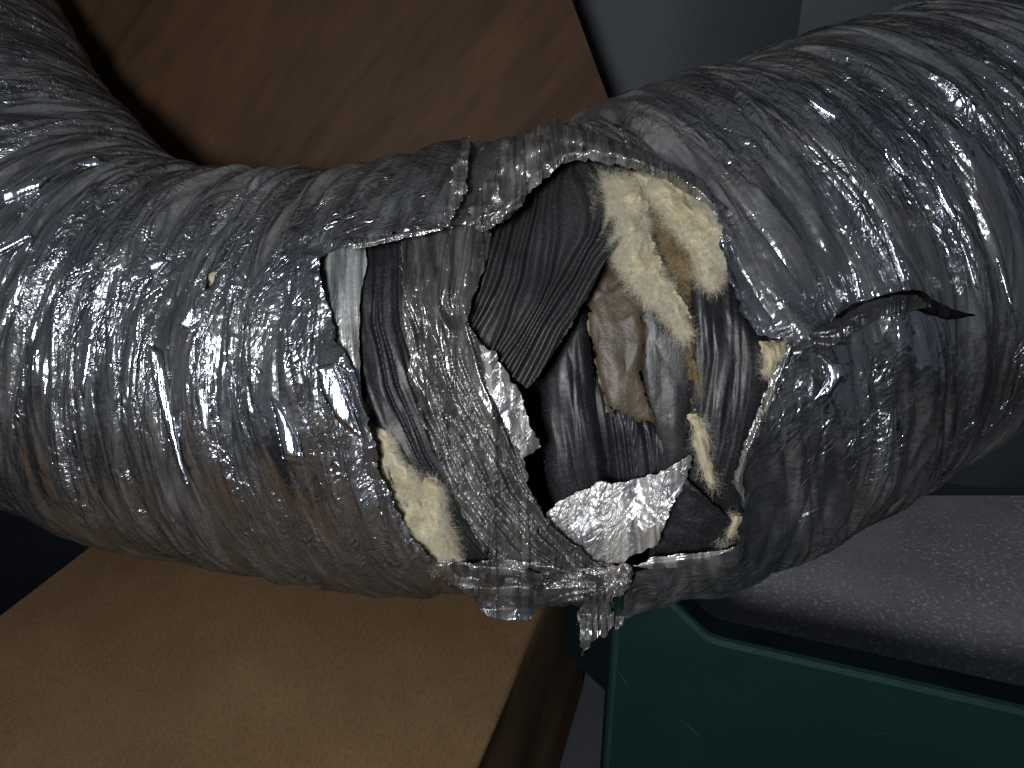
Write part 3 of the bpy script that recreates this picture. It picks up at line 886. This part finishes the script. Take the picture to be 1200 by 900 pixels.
# bright flap of clean inner foil, folded out at the bottom
FLAP = [(638, 602), (655, 590), (680, 574), (700, 564), (722, 568), (745, 562), (770, 557), (788, 548), (811, 532), (801, 568), (786, 600), (770, 638), (735, 656), (690, 672), (660, 662), (644, 634)]
def lift_flap(X, Y, D):
    b = np.hypot((X - 715) / 85, (Y - 655) / 110)
    h = -.004 - .024 * smooth(665, 540, Y) + .010 * smooth(740, 800, X)
    return h + .004 * (vnoise(X / 30 + Y / 80, Y / 80, 271) - .5) + .0022 * (facet(X / 11, Y / 22, 272) - .5) + .0008 * (facet(X / 4, Y / 4, 273) - .5)
flap = patch('torn_flap', FLAP, lift_flap, M['foil_bright'], jacket, amp=3.0, label='bright flap of clean inner foil folded out at the bottom of the hole')
patch('foil_lip', [(738, 664), (765, 654), (800, 650), (845, 646), (866, 640), (868, 648), (848, 657), (800, 664), (760, 668)],
      lambda X, Y, D: .004 + .006 * smooth(0, 7, D) + .003 * (facet(X / 12, Y / 5, 275) - .5), M['foil_bright'], jacket, amp=1.4, label='narrow bright rolled edge at the lower right of the hole')

patch('foil_lip', [(925, 396), (934, 404), (920, 440), (907, 470), (895, 500), (881, 535), (871, 560), (874, 592), (864, 574), (858, 566), (867, 535), (882, 500), (894, 468), (907, 440)],
      lambda X, Y, D: .004 + .005 * smooth(0, 8, D) + .004 * (facet(X / 9, Y / 18, 277) - .5), M['foil_crest'], jacket, amp=2.2, label='pale turned edge at the right of the hole')
# curled slit flap on the right
def lift_slit(X, Y, D):
    mid = np.interp(X, [926, 975, 1010, 1060, 1092], [404, 385, 364, 350, 358])
    return .006 + .016 * smooth(-8, 12, Y - mid + 6) * smooth(935, 1000, X) * smooth(1100, 1060, X) + .006 * (facet(X / 18, Y / 9, 281) - .5)
patch('slit_flap', [(924, 404), (950, 390), (975, 378), (1000, 362), (1030, 352), (1056, 346), (1076, 347), (1094, 360), (1070, 364), (1042, 368), (1014, 380), (992, 397), (965, 409), (938, 410)],
      lift_slit, M['foil_dark'], jacket, amp=2.0, thick=.001, label='dark curled flap beside the slit in the right half')

# hanging shreds below
patch('foil_shred', [(683, 686), (700, 676), (716, 690), (722, 712), (717, 728), (708, 744), (703, 735), (694, 752), (682, 769), (678, 745), (679, 715)],
      lambda X, Y, D: .012 + .006 * (facet(X / 11, Y / 14, 291) - .5) + .003 * ridge(np.clip((X - 700) / 24 + .5, 0, 1)), M['foil_dull'], jacket, amp=3.2, thick=.0008, label='leaf-shaped foil shred hanging below the hole')
patch('foil_shred', [(540, 690), (580, 682), (640, 684), (634, 704), (622, 727), (595, 729), (570, 719)],
      lambda X, Y, D: .008 + .006 * (facet(X / 16, Y / 9, 293) - .5), M['foil'], jacket, amp=2.2, thick=.0008, label='short foil tatter under the left half')
patch('foil_shred', [(722, 722), (732, 720), (730, 732), (722, 738)],
      lambda X, Y, D: .008 + 0 * X, M['foil_dull'], jacket, amp=1.5, thick=.0008)

# glints on the jacket: added flat facets turned to mirror the lamp
LAMP_POS = np.array(bpy.data.objects['work_lamp'].location)
def taut(poly, lift=.009, amp=1.0, lean=1.0, bow=.5):
    P = np.array(poly, float); c = P.mean(0)
    o = skin_pt(c[0], c[1], np.array(lift))
    a = CAMPOS - o; a /= np.linalg.norm(a); b = LAMP_POS - o; b /= np.linalg.norm(b)
    hv = (a + b); hv /= np.linalg.norm(hv)
    # the skin's own normal, to lean only part of the way
    e = skin_pt(np.array([c[0] + 6, c[0] - 6, c[0], c[0]]), np.array([c[1], c[1], c[1] + 6, c[1] - 6]), np.zeros(4))
    nn = np.cross(e[0] - e[1], e[3] - e[2]); nn /= np.linalg.norm(nn)
    if nn @ a < 0: nn = -nn
    hv = hv * lean + nn * (1 - lean); hv /= np.linalg.norm(hv)
    x = np.arange(P[:, 0].min() - 4, P[:, 0].max() + 4, 1.3); y = np.arange(P[:, 1].min() - 4, P[:, 1].max() + 4, 1.3)
    X, Y = np.meshgrid(x, y, indexing='ij')
    d = raydir(X, Y)
    t = ((o - CAMPOS) @ hv) / (d @ hv)
    D = sdf(poly, X, Y)
    t = t - .0016 * bow * (facet(X / 14, Y / 24, int(c[0])) - .5) + .003 * np.exp(-np.maximum(D, 0) / 2.0)
    W = CAMPOS + d * t[..., None]
    uv = np.stack([X, Y], -1).reshape(-1, 2) * .00078
    Vv, T, (uv,) = clip_mesh(W.reshape(-1, 3), grid_tris(*X.shape)[:, ::-1], (D + jag(X, Y, amp, int(c[1]))).ravel(), (uv,))
    build('glint_facet', Vv, T, M['foil_glint'], jacket, uv=uv)
for poly in ([(316, 460), (332, 478), (350, 512), (356, 538), (345, 540), (332, 536), (325, 500)],
             [(370, 430), (392, 424), (405, 455), (424, 514), (412, 508), (392, 490), (378, 462)],
             [(228, 395), (241, 420), (249, 470), (246, 510), (236, 505), (228, 460)],
             [(172, 402), (188, 412), (204, 470), (214, 540), (222, 572), (208, 545), (190, 490), (180, 450)],
             [(100, 395), (113, 398), (106, 440), (98, 470), (92, 450)],
             [(208, 380), (226, 352), (232, 372), (222, 392)],
             [(0, 225), (30, 213), (54, 209), (48, 222), (20, 236), (0, 244)],
             [(-4, 290), (35, 271), (39, 278), (15, 292), (-4, 302)],
             [(90, 191), (110, 185), (140, 195), (128, 203), (100, 199)],
             [(170, 308), (188, 300), (200, 306), (186, 322), (174, 320)],
             [(1038, 176), (1052, 184), (1068, 208), (1056, 204), (1044, 192)],
             [(1092, 206), (1103, 216), (1123, 256), (1116, 258), (1100, 235)],
             [(1033, 254), (1046, 280), (1063, 325), (1060, 338), (1050, 315), (1040, 285)],
             [(996, 308), (1004, 316), (1012, 350), (1004, 352)],
             [(962, 418), (985, 425), (989, 440), (972, 466), (953, 470), (968, 445)],
             [(943, 112), (960, 119), (987, 138), (978, 141), (955, 129)],
             [(918, 348), (926, 372), (952, 382), (944, 393), (925, 399), (903, 393), (916, 380)],
             [(1125, 280), (1134, 300), (1148, 340), (1140, 335)],
             [(1164, 290), (1176, 320), (1190, 370), (1180, 350)]):
    taut(poly)

# ------------------------------------------------------------------ cream insulation: wool pads with loose fibres
def strands(name, poly, lift, count, flow, length, mat, parent, rad=.000045, edge_bias=0.0, seed=0):
    r = np.random.default_rng(500 + seed)
    P = np.array(poly, float)
    pts = []
    while sum(map(len, pts)) < count:
        c = r.uniform(P.min(0), P.max(0), (count * 3, 2))
        d = sdf(poly, c[:, 0], c[:, 1])
        keep = (d > 0) & (r.random(len(c)) < np.where(d < 9, 1, 1 - edge_bias))
        pts.append(c[keep])
    pts = np.concatenate(pts)[:count]
    n = len(pts); seg = 5
    fx, fy = flow(pts[:, 0], pts[:, 1])
    ang = np.arctan2(fy, fx) + r.normal(0, .5, n) + 1.8 * (vnoise(pts[:, 0] / 16, pts[:, 1] / 16, 77 + seed) - .5)
    L = r.uniform(*length, n)
    curl = r.normal(0, 3.0, n)
    D = sdf(poly, pts[:, 0], pts[:, 1])
    root = skin_pt(pts[:, 0], pts[:, 1], lift(pts[:, 0], pts[:, 1], D))
    right = np.array([1, 0, 0.0]); up = AX[1]; toward = -AX[2]
    rise = r.uniform(-.1, .35, n)
    rise = rise + .35 * (D < 7)
    line = [root - toward * .001]
    a = ang.copy()
    for k in range(seg):
        st = L / seg
        dirv = np.cos(a)[:, None] * right - np.sin(a)[:, None] * up + (rise * (1 - k / seg * 1.4))[:, None] * toward
        dirv /= np.linalg.norm(dirv, axis=1)[:, None]
        line.append(line[-1] + dirv * st[:, None])
        a = a + curl / seg + r.normal(0, .22, n)
    Lp = np.stack(line, 1)                                  # n, seg+1, 3
    tg = np.gradient(Lp, axis=1); tg /= np.linalg.norm(tg, axis=2, keepdims=True) + 1e-9
    s1 = np.cross(tg, toward); s1 /= np.linalg.norm(s1, axis=2, keepdims=True) + 1e-9
    s2 = np.cross(tg, s1)
    w = rad * (1 - .55 * np.linspace(0, 1, seg + 1))[None, :, None] * r.uniform(.6, 1.6, n)[:, None, None]
    ring = np.stack([Lp + (math.cos(q) * s1 + math.sin(q) * s2) * w for q in (0, 2.094, 4.189)], 2)   # n, seg+1, 3, 3
    V = ring.reshape(-1, 3)
    base = np.arange(n)[:, None, None] * (seg + 1) * 3 + np.arange(seg)[None, :, None] * 3
    c = np.arange(3)[None, None]
    Q = np.stack([base + c, base + (c + 1) % 3, base + 3 + (c + 1) % 3, base + 3 + c], -1).reshape(-1, 4)
    return tag(build(name, V, Q, mat, parent), kind='stuff')

def wool(poly, lift, count, flow, length=(.006, .02), tan=False, amp=6.0, seed=0, label=None, rad=.000045):
    o = patch('insulation', poly, lift, M['wool_tan' if tan else 'wool'], duct, step=1.4, amp=amp, thick=.0012, seed=seed, label=label)
    strands('fibres', poly, lift, count, flow, length, M['strand_tan' if tan else 'strand'], o, rad, .3, seed)
    return o
def fluff(base, s, amp=.010, fl=(.2, .9)):
    def f(X, Y, D):
        k = math.hypot(*fl); al = (X * fl[0] + Y * fl[1]) / k; ac = (X * fl[1] - Y * fl[0]) / k + 9 * (vnoise(X / 14, Y / 14, s + 7) - .5)
        lock = .0030 * (vnoise(ac / 4.5, al / 22, s + 5) - .5) + .0016 * (vnoise(ac / 1.9, al / 14, s + 6) - .5)
        return base + lock + amp * 1.3 * (vnoise(X / 19, Y / 19, s) - .5) + amp * .2 * (ridge(vnoise(X / 12, Y / 12, s + 1)) - .6) + 0 * X - .013 * np.exp(-np.maximum(D, 0) / 7)
    return f
down = lambda vx, vy: (lambda X, Y: (vx + 0 * X, vy + 0 * Y))
wool([(704, 206), (730, 200), (748, 206), (755, 228), (757, 260), (763, 290), (776, 322), (796, 352), (804, 372), (806, 388), (797, 392), (786, 362), (765, 350), (742, 322), (722, 286), (708, 245)],
     fluff(-.006, 301, .016, (-.5, .8)), 18000, down(-.5, .8), (.005, .016), seed=1, label='torn clump of cream fibre wool at the top of the hole')
wool([(744, 202), (780, 203), (804, 214), (828, 233), (840, 262), (846, 300), (841, 322), (828, 338), (821, 326), (811, 300), (796, 268), (777, 246), (758, 226)],
     fluff(-.006, 311, .016, (.45, .7)), 14000, down(.45, .7), (.005, .015), seed=2)
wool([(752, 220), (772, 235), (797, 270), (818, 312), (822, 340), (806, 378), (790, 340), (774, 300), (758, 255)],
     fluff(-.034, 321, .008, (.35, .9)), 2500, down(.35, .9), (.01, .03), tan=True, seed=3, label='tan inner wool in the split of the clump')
wool([(411, 440), (430, 476), (452, 500), (480, 538), (504, 556), (518, 572), (524, 610), (534, 636), (546, 664), (512, 664), (486, 640), (462, 600), (444, 555), (432, 515)],
     fluff(-.012, 331, .014, (.5, .7)), 14000, down(.5, .7), (.004, .012), seed=4, label='cream fibre wool bulging from the left opening')
wool([(808, 488), (822, 486), (834, 508), (845, 545), (841, 568), (830, 574), (820, 548), (810, 520)], fluff(-.024, 341, .007), 900, down(.2, .9), (.004, .012), tan=False, seed=5, label='small tuft of wool in the lower part of the hole')
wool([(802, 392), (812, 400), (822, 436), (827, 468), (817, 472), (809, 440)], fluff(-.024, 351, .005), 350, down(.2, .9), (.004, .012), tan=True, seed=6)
wool([(894, 402), (926, 396), (918, 424), (904, 444), (896, 436)], fluff(-.012, 361, .006), 700, down(-.2, .8), (.003, .010), seed=7, label='wool showing at the right rim of the hole')
wool([(860, 598), (874, 604), (870, 630), (850, 647), (836, 644), (845, 622)], fluff(-.012, 371, .006), 700, down(-.5, .5), (.003, .010), seed=8)
wool([(236, 314), (260, 308), (258, 330), (243, 353), (232, 348)], fluff(-.001, 381, .003), 200, down(-.3, .8), (.003, .008), seed=9)
